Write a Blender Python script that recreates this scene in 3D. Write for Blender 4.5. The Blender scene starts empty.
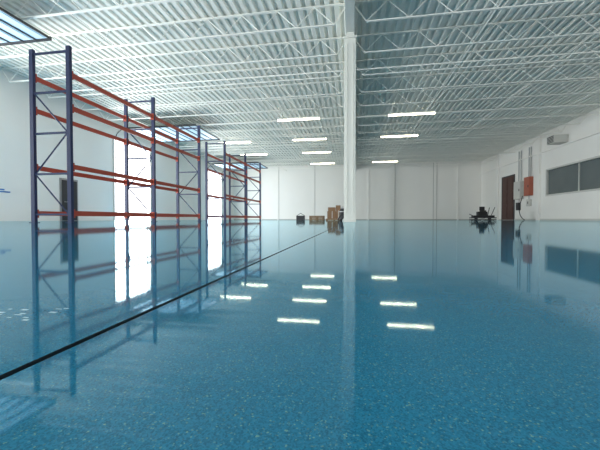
import bpy, math, random
from mathutils import Vector
random.seed(4)
S=bpy.context.scene
try:
    S.view_settings.view_transform='Standard'; S.view_settings.look='None'
    S.view_settings.exposure=0.13; S.view_settings.gamma=1.0
except Exception: pass

# ---------------- materials ----------------
def mat(name,col,rough=.6,metal=0,noise=0.0,nscale=3,emit=None,es=0,bump=0,bscale=20,col2=None):
    m=bpy.data.materials.new(name); m.use_nodes=True
    nt=m.node_tree; b=nt.nodes['Principled BSDF']
    b.inputs['Base Color'].default_value=(*col,1); b.inputs['Roughness'].default_value=rough; b.inputs['Metallic'].default_value=metal
    tc=nt.nodes.new('ShaderNodeTexCoord')
    if noise>0:
        n=nt.nodes.new('ShaderNodeTexNoise'); n.inputs['Scale'].default_value=nscale; n.inputs['Detail'].default_value=5
        nt.links.new(tc.outputs['Object'],n.inputs['Vector'])
        mx=nt.nodes.new('ShaderNodeMix'); mx.data_type='RGBA'
        c2=col2 or tuple(c*(1-noise) for c in col)
        mx.inputs[6].default_value=(*col,1); mx.inputs[7].default_value=(*c2,1)
        nt.links.new(n.outputs['Fac'],mx.inputs[0]); nt.links.new(mx.outputs[2],b.inputs['Base Color'])
    if bump>0:
        n2=nt.nodes.new('ShaderNodeTexNoise'); n2.inputs['Scale'].default_value=bscale
        nt.links.new(tc.outputs['Object'],n2.inputs['Vector'])
        bp=nt.nodes.new('ShaderNodeBump'); bp.inputs['Strength'].default_value=bump; bp.inputs['Distance'].default_value=.01
        nt.links.new(n2.outputs['Fac'],bp.inputs['Height']); nt.links.new(bp.outputs[0],b.inputs['Normal'])
    if emit:
        b.inputs['Emission Color'].default_value=(*emit,1); b.inputs['Emission Strength'].default_value=es
    return m
M_wall=mat('painted_wall',(.85,.84,.79),.7,noise=.05,nscale=.6,bump=.1,bscale=8)
M_joint=mat('wall_joint_grey',(.5,.5,.46),.7,noise=.1)
M_steel=mat('white_painted_steel',(.93,.92,.84),.5,noise=.06,nscale=2)
M_column=mat('column_cream_paint',(.74,.75,.68),.5,noise=.08,nscale=2)
M_deck=mat('white_roof_deck',(.90,.90,.82),.55,noise=.08,nscale=1.2)
M_blue=mat('rack_blue_paint',(.008,.018,.075),.5,noise=.2,nscale=9)
M_orange=mat('rack_orange_paint',(.42,.055,.025),.5,noise=.2,nscale=6)
M_dark=mat('dark_metal',(.03,.032,.035),.45,noise=.3,nscale=8)
M_grey=mat('grey_metal',(.35,.36,.36),.4,.4,noise=.1)
M_black=mat('black_rubber',(.012,.012,.014),.6,noise=.2,nscale=10)
M_card=mat('cardboard',(.30,.17,.09),.8,noise=.3,nscale=5)
M_wood=mat('pallet_wood',(.33,.22,.13),.8,noise=.35,nscale=6)
M_brown=mat('brown_door_paint',(.09,.035,.025),.5,noise=.4,nscale=3)
M_red=mat('red_orange_box',(.42,.12,.07),.5,noise=.2)
M_box=mat('cabinet_enamel',(.6,.6,.55),.4,noise=.1)
M_glass=mat('window_glass',(.13,.16,.16),.08,noise=.3,nscale=1.0)
M_pan=mat('door_panel_blue_white',(.50,.68,.80),.4,noise=.15,nscale=2)
M_tube=mat('fluorescent_tube',(1,1,1),.4,emit=(1,.90,.62),es=11)
M_mark=mat('painted_glare_marks',(.45,.6,.65),.5,noise=.3,nscale=30)  # pale colour standing in for glare on the floor
M_filler=mat('joint_filler',(.004,.012,.02),.4,noise=.3,nscale=30)
M_asph=mat('asphalt_concrete',(.45,.45,.43),.9,noise=.2,nscale=1)
M_bluesign=mat('blue_sign_paint',(.05,.2,.5),.5,noise=.1)

def floor_mat():
    m=bpy.data.materials.new('teal_epoxy_flake_floor'); m.use_nodes=True
    nt=m.node_tree; N=nt.nodes.new; L=nt.links.new
    nt.nodes.remove(nt.nodes['Principled BSDF'])
    out=[n for n in nt.nodes if n.type=='OUTPUT_MATERIAL'][0]
    tc=N('ShaderNodeTexCoord')
    big=N('ShaderNodeTexNoise'); big.inputs['Scale'].default_value=4; big.inputs['Detail'].default_value=4
    L(tc.outputs['Object'],big.inputs['Vector'])
    base=N('ShaderNodeMix'); base.data_type='RGBA'
    base.inputs[6].default_value=(.014,.150,.255,1); base.inputs[7].default_value=(.022,.195,.315,1)
    L(big.outputs['Fac'],base.inputs[0])
    v=N('ShaderNodeTexVoronoi'); v.inputs['Scale'].default_value=1150
    L(tc.outputs['Object'],v.inputs['Vector'])
    sep=N('ShaderNodeSeparateColor'); L(v.outputs['Color'],sep.inputs[0])
    r=N('ShaderNodeValToRGB'); r.color_ramp.elements[0].position=.92; r.color_ramp.elements[1].position=.99
    L(sep.outputs[0],r.inputs[0])
    mx=N('ShaderNodeMix'); mx.data_type='RGBA'; mx.inputs[7].default_value=(.13,.29,.25,1)
    L(r.outputs[0],mx.inputs[0]); L(base.outputs[2],mx.inputs[6])
    r2=N('ShaderNodeValToRGB'); r2.color_ramp.elements[0].position=.3; r2.color_ramp.elements[1].position=1
    L(sep.outputs[1],r2.inputs[0])
    mx2=N('ShaderNodeMix'); mx2.data_type='RGBA'; mx2.inputs[7].default_value=(.006,.075,.14,1)
    mul=N('ShaderNodeMath'); mul.operation='MULTIPLY'; mul.inputs[1].default_value=.8
    L(r2.outputs[0],mul.inputs[0]); L(mul.outputs[0],mx2.inputs[0]); L(mx.outputs[2],mx2.inputs[6])
    n=N('ShaderNodeTexNoise'); n.inputs['Scale'].default_value=140; L(tc.outputs['Object'],n.inputs['Vector'])
    bp=N('ShaderNodeBump'); bp.inputs['Strength'].default_value=.012; bp.inputs['Distance'].default_value=.001
    L(n.outputs['Fac'],bp.inputs['Height'])
    df=N('ShaderNodeBsdfDiffuse'); L(mx2.outputs[2],df.inputs['Color'])
    gl=N('ShaderNodeBsdfGlossy'); gl.inputs['Roughness'].default_value=.04; gl.inputs['Color'].default_value=(.74,.91,.97,1)
    L(bp.outputs[0],gl.inputs['Normal'])
    fr=N('ShaderNodeFresnel'); fr.inputs['IOR'].default_value=1.42
    ms=N('ShaderNodeMixShader'); L(fr.outputs[0],ms.inputs[0]); L(df.outputs[0],ms.inputs[1]); L(gl.outputs[0],ms.inputs[2])
    L(ms.outputs[0],out.inputs['Surface'])
    return m
M_floor=floor_mat()

# ---------------- mesh builder ----------------
class MB:
    def __init__(s): s.v=[]; s.f=[]
    def box(s,x0,x1,y0,y1,z0,z1):
        i=len(s.v)
        s.v+=[(x0,y0,z0),(x1,y0,z0),(x1,y1,z0),(x0,y1,z0),(x0,y0,z1),(x1,y0,z1),(x1,y1,z1),(x0,y1,z1)]
        s.f+=[(i,i+3,i+2,i+1),(i+4,i+5,i+6,i+7),(i,i+1,i+5,i+4),(i+1,i+2,i+6,i+5),(i+2,i+3,i+7,i+6),(i+3,i,i+4,i+7)]
        return s
    def rod(s,p,q,r,n=6,r2=None):
        p=Vector(p);q=Vector(q);d=(q-p).normalized(); r2=r if r2 is None else r2
        a=d.orthogonal().normalized(); b=d.cross(a); i=len(s.v)
        for k in range(n):
            t=2*math.pi*k/n+math.pi/n; o=a*math.cos(t)+b*math.sin(t)
            s.v.append(tuple(p+o*r)); s.v.append(tuple(q+o*r2))
        for k in range(n):
            k2=(k+1)%n; s.f.append((i+2*k,i+2*k2,i+2*k2+1,i+2*k+1))
        s.f.append(tuple(i+2*k for k in reversed(range(n)))); s.f.append(tuple(i+2*k+1 for k in range(n)))
        return s
    def path(s,pts,r,n=6):
        for a,b in zip(pts[:-1],pts[1:]): s.rod(a,b,r,n)
        return s
    def obj(s,name,m,parent=None,bevel=0):
        me=bpy.data.meshes.new(name); me.from_pydata(s.v,[],s.f); me.materials.append(m); me.update()
        o=bpy.data.objects.new(name,me); S.collection.objects.link(o)
        if parent: o.parent=parent
        if bevel:
            md=o.modifiers.new('bevel','BEVEL'); md.width=bevel; md.segments=2
        return o
def empty(name,loc=(0,0,0)):
    o=bpy.data.objects.new(name,None); S.collection.objects.link(o); o.location=loc; return o

XL,XR,YB,YF=-15.8,15.0,41.0,-8.0
ZD=6.95; ZJ=6.3
# ---------------- floor ----------------
jx=-.219
xs=[(XL-.3,0),(jx-.0035,0),(jx-.0028,-.004),(jx+.0028,-.004),(jx+.0035,0),(XR+.3,0)]
v=[];f=[]
for x,z in xs: v+=[(x,YF,z),(x,YB+.3,z)]
for k in range(5): f.append((2*k,2*k+2,2*k+3,2*k+1))
me=bpy.data.meshes.new('floor'); me.from_pydata(v,[],f); me.materials.append(M_floor); me.materials.append(M_filler)
for k in (1,2,3): me.polygons[k].material_index=1
fo=bpy.data.objects.new('floor',me); S.collection.objects.link(fo)
MB().box(-60,XL-.3,-40,60,-.25,-.05).obj('ground_yard',M_asph)

# ---------------- walls ----------------
doors=[(5.5,9.3),(19.2,23.0),(33.0,36.8)]; DH=5.5
w=MB(); y=YF
for a,b in doors:
    w.box(XL-.25,XL,y,a,0,ZD+.2); w.box(XL-.25,XL,a,b,DH,ZD+.2); y=b
w.box(XL-.25,XL,y,YB+.25,0,ZD+.2)
w.obj('wall_left',M_wall)
w=MB(); w.box(XR,XR+.25,YF,17.5,0,ZD+.2); w.box(XR,XR+.25,28,YB+.25,0,ZD+.2)
w.box(XR,XR+.25,17.5,28,0,1.95); w.box(XR,XR+.25,17.5,28,3.95,ZD+.2)
w.obj('wall_right',M_wall)
w=MB(); w.box(XL,XR,YB,YB+.25,0,ZD+.2)
w.obj('wall_back',M_wall)
t=MB()
for x in (-12.0,-9.7,-4.96,1.9,12.4): t.box(x-.09,x+.09,YB-.05,YB,0,ZD-.05)
t.obj('trim_back_pilasters',M_wall)
t=MB()
for x in (-4.85,5.1,9.6,10.0,-9.6): t.box(x-.03,x+.03,YB-.03,YB,0,ZD-.05)
t.obj('trim_back_joints',M_joint)
MB().box(XL,XR,YB-.03,YB,0,.1).obj('baseboard_back',M_joint)
MB().box(XR-.03,XR,YF,YB,0,.12).obj('baseboard_right',M_box)
t=MB()
for yy in (29,36.5): t.box(XR-.15,XR,yy-.2,yy+.2,0,ZD-.1)
t.box(XR-.12,XR,YF,YB,5.4,5.5)
t.obj('trim_right',M_wall)
W=empty('window_1'); 
MB().box(XR+.12,XR+.14,17.5,28,1.95,3.95).obj('glass',M_glass,W)
t=MB()
t.box(XR-.04,XR+.1,17.4,28.1,3.9,4.02).box(XR-.04,XR+.1,17.4,28.1,1.88,2.0)
for yy in (17.45,28.05): t.box(XR-.04,XR+.1,yy-.06,yy+.06,2,3.9)
for yy in (21,24.5): t.box(XR+.05,XR+.12,yy-.03,yy+.03,2,3.9)
t.obj('frame',M_box,W)

# ---------------- ceiling ----------------
C=empty('ceiling')
v=[];f=[];p=.3;x=XL-.1;prof=[]
while x<XR+.1:
    prof+=[(x,ZD),(x+.13,ZD),(x+.165,ZD+.075),(x+.265,ZD+.075)]; x+=p
for a,b in prof: v+=[(a,YF,b),(a,YB+.2,b)]
for k in range(len(prof)-1): f.append((2*k,2*k+1,2*k+3,2*k+2))
me=bpy.data.meshes.new('roof_deck'); me.from_pydata(v,[],f); me.materials.append(M_deck)
o=bpy.data.objects.new('roof_deck',me); S.collection.objects.link(o); o.parent=C
MB().box(XL-.25,XR+.25,YF,YB+.25,ZD+.1,ZD+.3).obj('roof_slab',M_deck,C)
def joist(mb,y,xa,xb):
    mb.box(xa,xb,y-.05,y+.05,ZD-.03,ZD-.002)
    mb.box(xa+.4,xb-.4,y-.04,y+.04,ZJ,ZJ+.03)
    n=int((xb-xa-.8)/1.2); st=(xb-xa-.8)/n; x=xa+.4
    for k in range(n):
        mb.rod((x,y,ZJ+.03),(x+st/2,y,ZD-.03),.013,4); mb.rod((x+st/2,y,ZD-.03),(x+st,y,ZJ+.03),.013,4); x+=st
    mb.rod((xa,y,ZD-.06),(xa+.4,y,ZJ+.03),.02,4); mb.rod((xb,y,ZD-.06),(xb-.4,y,ZJ+.03),.02,4)
j=MB(); y=-6.7
while y<YB-.5:
    joist(j,y,XL,-.22); joist(j,y,.0,XR); y+=1.9
j.obj('roof_joists',M_steel,C)
b=MB()
for x in (-12.5,-8.5,-4.3,4.2,8.0,11.7):
    b.box(x-.015,x+.015,YF+1,YB,ZJ+.035,ZJ+.06)
for x in (-4.1,-2.1,2.13,4.13):
    b.box(x-.015,x+.015,17.5,35,ZJ-.04,ZJ)
for x in (-9.7,-7.7): b.box(x-.015,x+.015,22,29,ZJ-.04,ZJ)
b.obj('joist_bridging',M_steel,C)
g=MB(); gx=-.11
g.box(gx-.14,gx+.14,YF,YB,6.26,6.29).box(gx-.14,gx+.14,YF,YB,6.9,6.94).box(gx-.012,gx+.012,YF,YB,6.29,6.9)
y=1.3
while y<YB:
    g.box(gx-.13,gx+.13,y-.01,y+.01,6.29,6.9); y+=1.6
g.obj('roof_girder',M_column,C)
s=MB()
for yy in (7.3,13.7,20.1,26.5,32.9): s.rod((XL,yy,6.34),(XR,yy,6.34),.03,8)
s.obj('sprinkler_pipes',M_steel,C)

for i,yy in enumerate((11.0,23.5,36.0)):
    col=MB(); h=.19
    col.box(gx-h,gx+h,yy-h,yy+h,0.0,6.08); col.box(gx-h-.03,gx+h+.03,yy-h-.03,yy+h+.03,6.08,6.15)
    col.box(gx-.14,gx+.14,yy-.2,yy+.2,6.15,6.26)
    col.box(gx-h-.02,gx+h+.02,yy-h-.02,yy+h+.02,0,.12)
    for sx in (-.1,.1):
        col.rod((gx+sx,yy-h-.012,.3),(gx+sx,yy-h-.012,5.9),.012,6)
    col.obj('steel_column',M_column,None,.006)

# ---------------- light fixtures ----------------
def fixture(x,y):
    E=empty('strip_light',(x,y,5.8))
    m=MB(); m.box(-1.25,1.25,-.09,.09,.03,.1); m.box(-1.25,-1.22,-.09,.09,-.02,.03); m.box(1.22,1.25,-.09,.09,-.02,.03)
    for sx in (-1,1): m.rod((sx,0,.1),(sx,0,.455),.008,6)
    m.obj('housing',M_steel,E)
    t=MB(); t.rod((-1.21,-.045,0),(1.21,-.045,0),.026,10); t.rod((-1.21,.045,0),(1.21,.045,0),.026,10)
    t.obj('tubes',M_tube,E)
for x,y in [(-3.1,18.2),(3.13,18.3),(-3.1,22.9),(3.13,23),(-3.1,27.5),(3.13,33),(-3.1,33),(-8.7,22.9),(-8.7,27.5)]: fixture(x,y)

# ---------------- overhead doors (open) ----------------
for i,(a,b) in enumerate(doors):
    E=empty('overhead_door_open')
    pn=MB(); n=10; x0=XL+.55; x1=-10.0; st=(x1-x0)/n
    for k in range(n):
        pn.box(x0+k*st+.02,x0+(k+1)*st-.02,a+.05,b-.05,6.13,6.17)
        pn.box(x0+k*st+.12,x0+(k+1)*st-.12,a+.1,b-.1,6.115,6.13)
    pn.obj('door_panels',M_pan,E)
    dk=MB()
    for k in range(n+1): dk.box(x0+k*st-.02,x0+k*st+.02,a+.03,b-.03,6.10,6.17)
    for yy in (a+.02,b-.02):
        dk.box(x0,x1+.05,yy-.03,yy+.03,6.06,6.18)
        pts=[(XL+.08,yy,0.02),(XL+.08,yy,5.4)]
        for q in range(1,6):
            t=q/5*math.pi/2; pts.append((XL+.08+.7*(1-math.cos(t)),yy,5.4+.68*math.sin(t)))
        dk.path(pts,.03,6)
    dk.obj('door_tracks',M_dark,E)
    tr=MB(); tr.box(XL,XL+.04,a-.14,a-.02,0,DH+.12).box(XL,XL+.04,b+.02,b+.14,0,DH+.12).box(XL,XL+.04,a-.02,b+.02,DH,DH+.12)
    tr.obj('trim_%d'%(i+1),M_box)
    ld=bpy.data.lights.new('daylight','AREA'); ld.shape='RECTANGLE'; ld.size=b-a; ld.size_y=DH; ld.energy=(1900,1300,900)[i]; ld.color=(.96,.98,1)
    lo=bpy.data.objects.new('daylight_opening',ld); S.collection.objects.link(lo)
    lo.location=(XL-.35,(a+b)/2,DH/2); lo.rotation_euler=(math.radians(90),0,math.radians(-90))

D=empty('door_1')
MB().box(XL,XL+.05,15.1,16.25,0,2.35).obj('frame',M_grey,D)
MB().box(XL+.05,XL+.09,15.2,16.15,0.02,2.25).obj('leaf',M_dark,D,.005)
MB().rod((XL+.09,15.32,1.05),(XL+.16,15.32,1.05),.02).rod((XL+.16,15.32,1.05),(XL+.16,15.45,1.05),.015).obj('handle',M_grey,D)
sg=MB()
sg.box(XL,XL+.02,12.0,12.55,1.32,1.38).box(XL,XL+.02,12.1,12.3,1.42,1.48)
sg.obj('wall_sign',M_bluesign)

# ---------------- pallet racks ----------------
def rack(yfr,XF,depth,H,levels):
    R=empty('pallet_rack')
    P=MB();O=MB(); pw=.055
    xb=XF-depth
    for y in yfr:
        for x in (XF,xb):
            P.box(x-pw,x+pw,y-.04,y-.03,0.0,H)
            P.box(x-pw,x-pw+.015,y-.03,y+.04,0.0,H); P.box(x+pw-.015,x+pw,y-.03,y+.04,0.0,H)
            P.box(x-.09,x+.09,y-.07,y+.07,0,.012)
        zs=[.22]; 
        while zs[-1]+1.05<H-.1: zs.append(zs[-1]+1.05)
        for z in zs+[H-.12]: P.box(xb+pw,XF-pw,y-.02,y+.02,z-.025,z+.025)
        for k in range(len(zs)-1):
            a,b=(xb+pw,XF-pw) if k%2 else (XF-pw,xb+pw)
            P.rod((a,y,zs[k]),(b,y,zs[k+1]),.024,4)
    for ya,yb in zip(yfr[:-1],yfr[1:]):
        for z in levels:
            for x in (XF,xb):
                O.box(x-.025,x+.025,ya+.05,yb-.05,z-.06,z+.06)
                for yy in (ya+.045,yb-.075): O.box(x-.06,x+.06,yy,yy+.03,z-.12,z+.1)
    P.obj('upright_frames',M_blue,R); O.obj('beams',M_orange,R)
rack([7.16,10.65,14.15],-7.16,1.1,4.5,[.25,1.45,2.95,3.8])
rack([17.2,20.7,24.2],-7.16,1.1,4.5,[.25,1.45,2.95,3.8])

# ---------------- right wall: door, panels ----------------
D=empty('door_2')
t=MB(); t.box(XR-.06,XR,33.0,35.6,4.2,4.32).box(XR-.06,XR,33.0,33.12,0,4.2).box(XR-.06,XR,35.48,35.6,0,4.2); t.obj('frame',M_dark,D)
t=MB(); t.box(XR-.05,XR-.005,33.12,34.28,0.02,4.2).box(XR-.05,XR-.005,34.32,35.48,.02,4.2)
for y0 in (33.25,34.45):
    for z0 in (.2,1.55,2.9): t.box(XR-.08,XR-.05,y0,y0+.9,z0,z0+1.1)
t.obj('leaves',M_brown,D,.004)
XW=XR-.002
def cab(name,y0,y1,z0,z1,m,d=.3,pipes=(),bottom=None):
    E=empty(name)
    MB().box(XW-d,XW,y0,y1,z0,z1).obj('body',m,E,.01)
    MB().box(XW-d-.02,XW-d,y0+.05,y1-.05,z0+.05,z1-.05).obj('cover',m,E,.006)
    MB().box(XW-d-.05,XW-d-.02,y0+.12,y0+.2,(z0+z1)/2-.1,(z0+z1)/2+.1).obj('latch',M_dark,E)
    if pipes or bottom:
        c=MB()
        for yy in pipes: c.rod((XW-.1,yy,z1),(XW-.1,yy,6.24),.04,8)
        if bottom: c.rod((XW-.1,(y0+y1)/2,bottom),(XW-.1,(y0+y1)/2,z0),.03,8)
        c.obj('conduit',M_grey,E)
    return E
cab('electrical_cabinet',31.4,32.6,1.9,3.5,M_box,.3,(31.7,32.1),1.61)
CC=cab('control_cabinet',29.9,30.8,2.1,3.7,M_red,.3,(30.1,30.4),1.81)
cab('disconnect_switch',31.9,32.4,.9,1.6,M_dark,.2)
cab('junction_box',30.1,30.6,1.2,1.8,M_box,.2)
c=MB(); pts=[]
for k in range(13):
    t=k/12; pts.append((XR-.2-.35*math.sin(t*3.1),31.2-.45*t,2.1*(1-t)**1.5+.03))
c.path(pts,.035,6); c.obj('power_cable',M_black)
U=empty('unit_heater')
t=MB(); t.box(14.1,XW,25.5,26.4,5.55,6.1); t.obj('casing',M_box,U,.01)
t=MB()
for k in range(5): t.box(14.07,14.1,25.58,26.32,5.6+k*.1,5.65+k*.1)
t.obj('louvers',M_dark,U)

# ---------------- floor items ----------------
def cyl(mb,x,y,z0,z1,r,n=24): mb.rod((x,y,z0),(x,y,z1),r,n)
T=empty('ride_on_power_trowel',(11.3,30.5,0))
t=MB()
for sx in (-.55,.55):
    for z in (.06,.22): 
        pts=[(sx+.52*math.cos(a*math.pi/12),.52*math.sin(a*math.pi/12),z) for a in range(25)]
        t.path(pts,.03,6)
    for a in range(6):
        ca,sa=math.cos(a*math.pi/3),math.sin(a*math.pi/3)
        t.rod((sx,0,.22),(sx+.52*ca,.52*sa,.22),.015); t.rod((sx+.52*ca,.52*sa,.05),(sx+.52*ca,.52*sa,.22),.015)
    for a in range(4):
        ca,sa=math.cos(a*math.pi/2+.3),math.sin(a*math.pi/2+.3)
        t.rod((sx,0,.1),(sx+.45*ca,.45*sa,.03),.03,4)
    cyl(t,sx,0,0,.35,.14,12)
t.obj('guard_rings',M_dark,T)
t=MB(); t.box(-.85,.85,-.3,.3,.18,.42).box(-.4,.35,-.1,.4,.42,.75); t.obj('frame_engine',M_black,T,.02)
t=MB(); t.box(-.22,.22,-.2,.2,.75,.86).box(-.22,.22,.16,.24,.86,1.2); t.obj('seat',M_black,T,.03)
t=MB(); t.rod((-.3,-.25,.4),(-.38,-.4,1.1),.03).rod((.3,-.25,.4),(.38,-.4,1.1),.03).rod((.7,.1,.35),(1.1,.3,1.15),.03).rod((-.7,.1,.35),(-1.05,.2,.55),.03)
t.obj('control_levers',M_black,T)

def pallet(E,x,y,z=0):
    p=MB()
    for k in (-.5,0,.5): p.box(x-.6,x+.6,y+k-.045,y+k+.045,z+.015,z+.105)
    for k in range(7): p.box(x-.6+k*.183,x-.6+k*.183+.1,y-.55,y+.55,z+.105,z+.125)
    for k in (-.55,0,.55): p.box(x+k-.05,x+k+.05,y-.55,y+.55,z,z+.015)
    p.obj('pallet',M_wood,E)
E=empty('boxes_on_pallet'); pallet(E,-1.45,25)
t=MB(); t.box(-1.95,-1.3,24.6,25.4,.125,.7).box(-1.28,-.9,24.55,25.3,.125,.75).box(-1.9,-1.35,24.7,25.3,.7,1.0).box(-1.3,-.95,24.6,25.1,.75,1.15)
t.obj('cardboard_boxes',M_card,E,.01)
t=MB()
t.box(-1.6,-1.55,24.59,25.41,.15,.7).box(-1.12,-1.07,24.54,25.31,.15,.75); t.obj('tape',M_box,E)
E=empty('pallet_stack')
for k in range(3): pallet(E,-3.0,27,.125*k)
E=empty('tool_crate')
t=MB(); t.box(-4.9,-4.2,27.6,28.1,0,.08).box(-4.9,-4.86,27.6,28.1,.08,.4).box(-4.24,-4.2,27.6,28.1,.08,.4).box(-4.86,-4.24,27.6,27.64,.08,.4).box(-4.86,-4.24,28.06,28.1,.08,.4)
t.obj('crate_body',M_dark,E)
t=MB(); t.rod((-4.9,27.85,.4),(-4.55,27.85,.6),.02).rod((-4.55,27.85,.6),(-4.2,27.85,.4),.02); t.obj('handle',M_dark,E)
E=empty('shop_vacuum',(-.5,17.6,0))
t=MB(); cyl(t,0,0,.08,.5,.24); t.rod((0,0,.5),(0,0,.68),.25,24,.16)
for a in range(4): cyl(t,.2*math.cos(a*1.57+.7),.2*math.sin(a*1.57+.7),0,.08,.04,10)
t.path([(0,-.2,.4),(-.1,-.4,.35),(-.25,-.45,.15),(-.3,-.3,.05),(-.15,-.35,.04)],.025,8)
t.obj('drum',M_black,E)
t=MB(); cyl(t,0,0,.48,.52,.255); t.path([(-.1,0,.66),(-.1,0,.76),(.1,0,.76),(.1,0,.66)],.015); t.obj('band_handle',M_grey,E)

mk=MB()  # thin pale flecks: floor glare painted on as small pieces
for k in range(14):
    x=-.36+random.uniform(-.02,.045); y=.285+random.uniform(-.025,.03); l=random.uniform(.002,.009)
    mk.box(x,x+l,y,y+random.uniform(.001,.004),0,.0002)
mk.obj('painted_glare_marks',M_mark)

w=bpy.data.worlds.new('World'); S.world=w; w.use_nodes=True
bg=w.node_tree.nodes['Background']; bg.inputs[0].default_value=(.96,.97,1,1); bg.inputs[1].default_value=3.0

cd=bpy.data.cameras.new('camera'); cd.lens=19.2; cd.sensor_width=36; cd.clip_start=.01; cd.clip_end=300
co=bpy.data.objects.new('camera',cd); S.collection.objects.link(co)
co.location=(0,0,.1); co.rotation_euler=(math.radians(90-1.07),0,math.radians(9.4))
S.camera=co
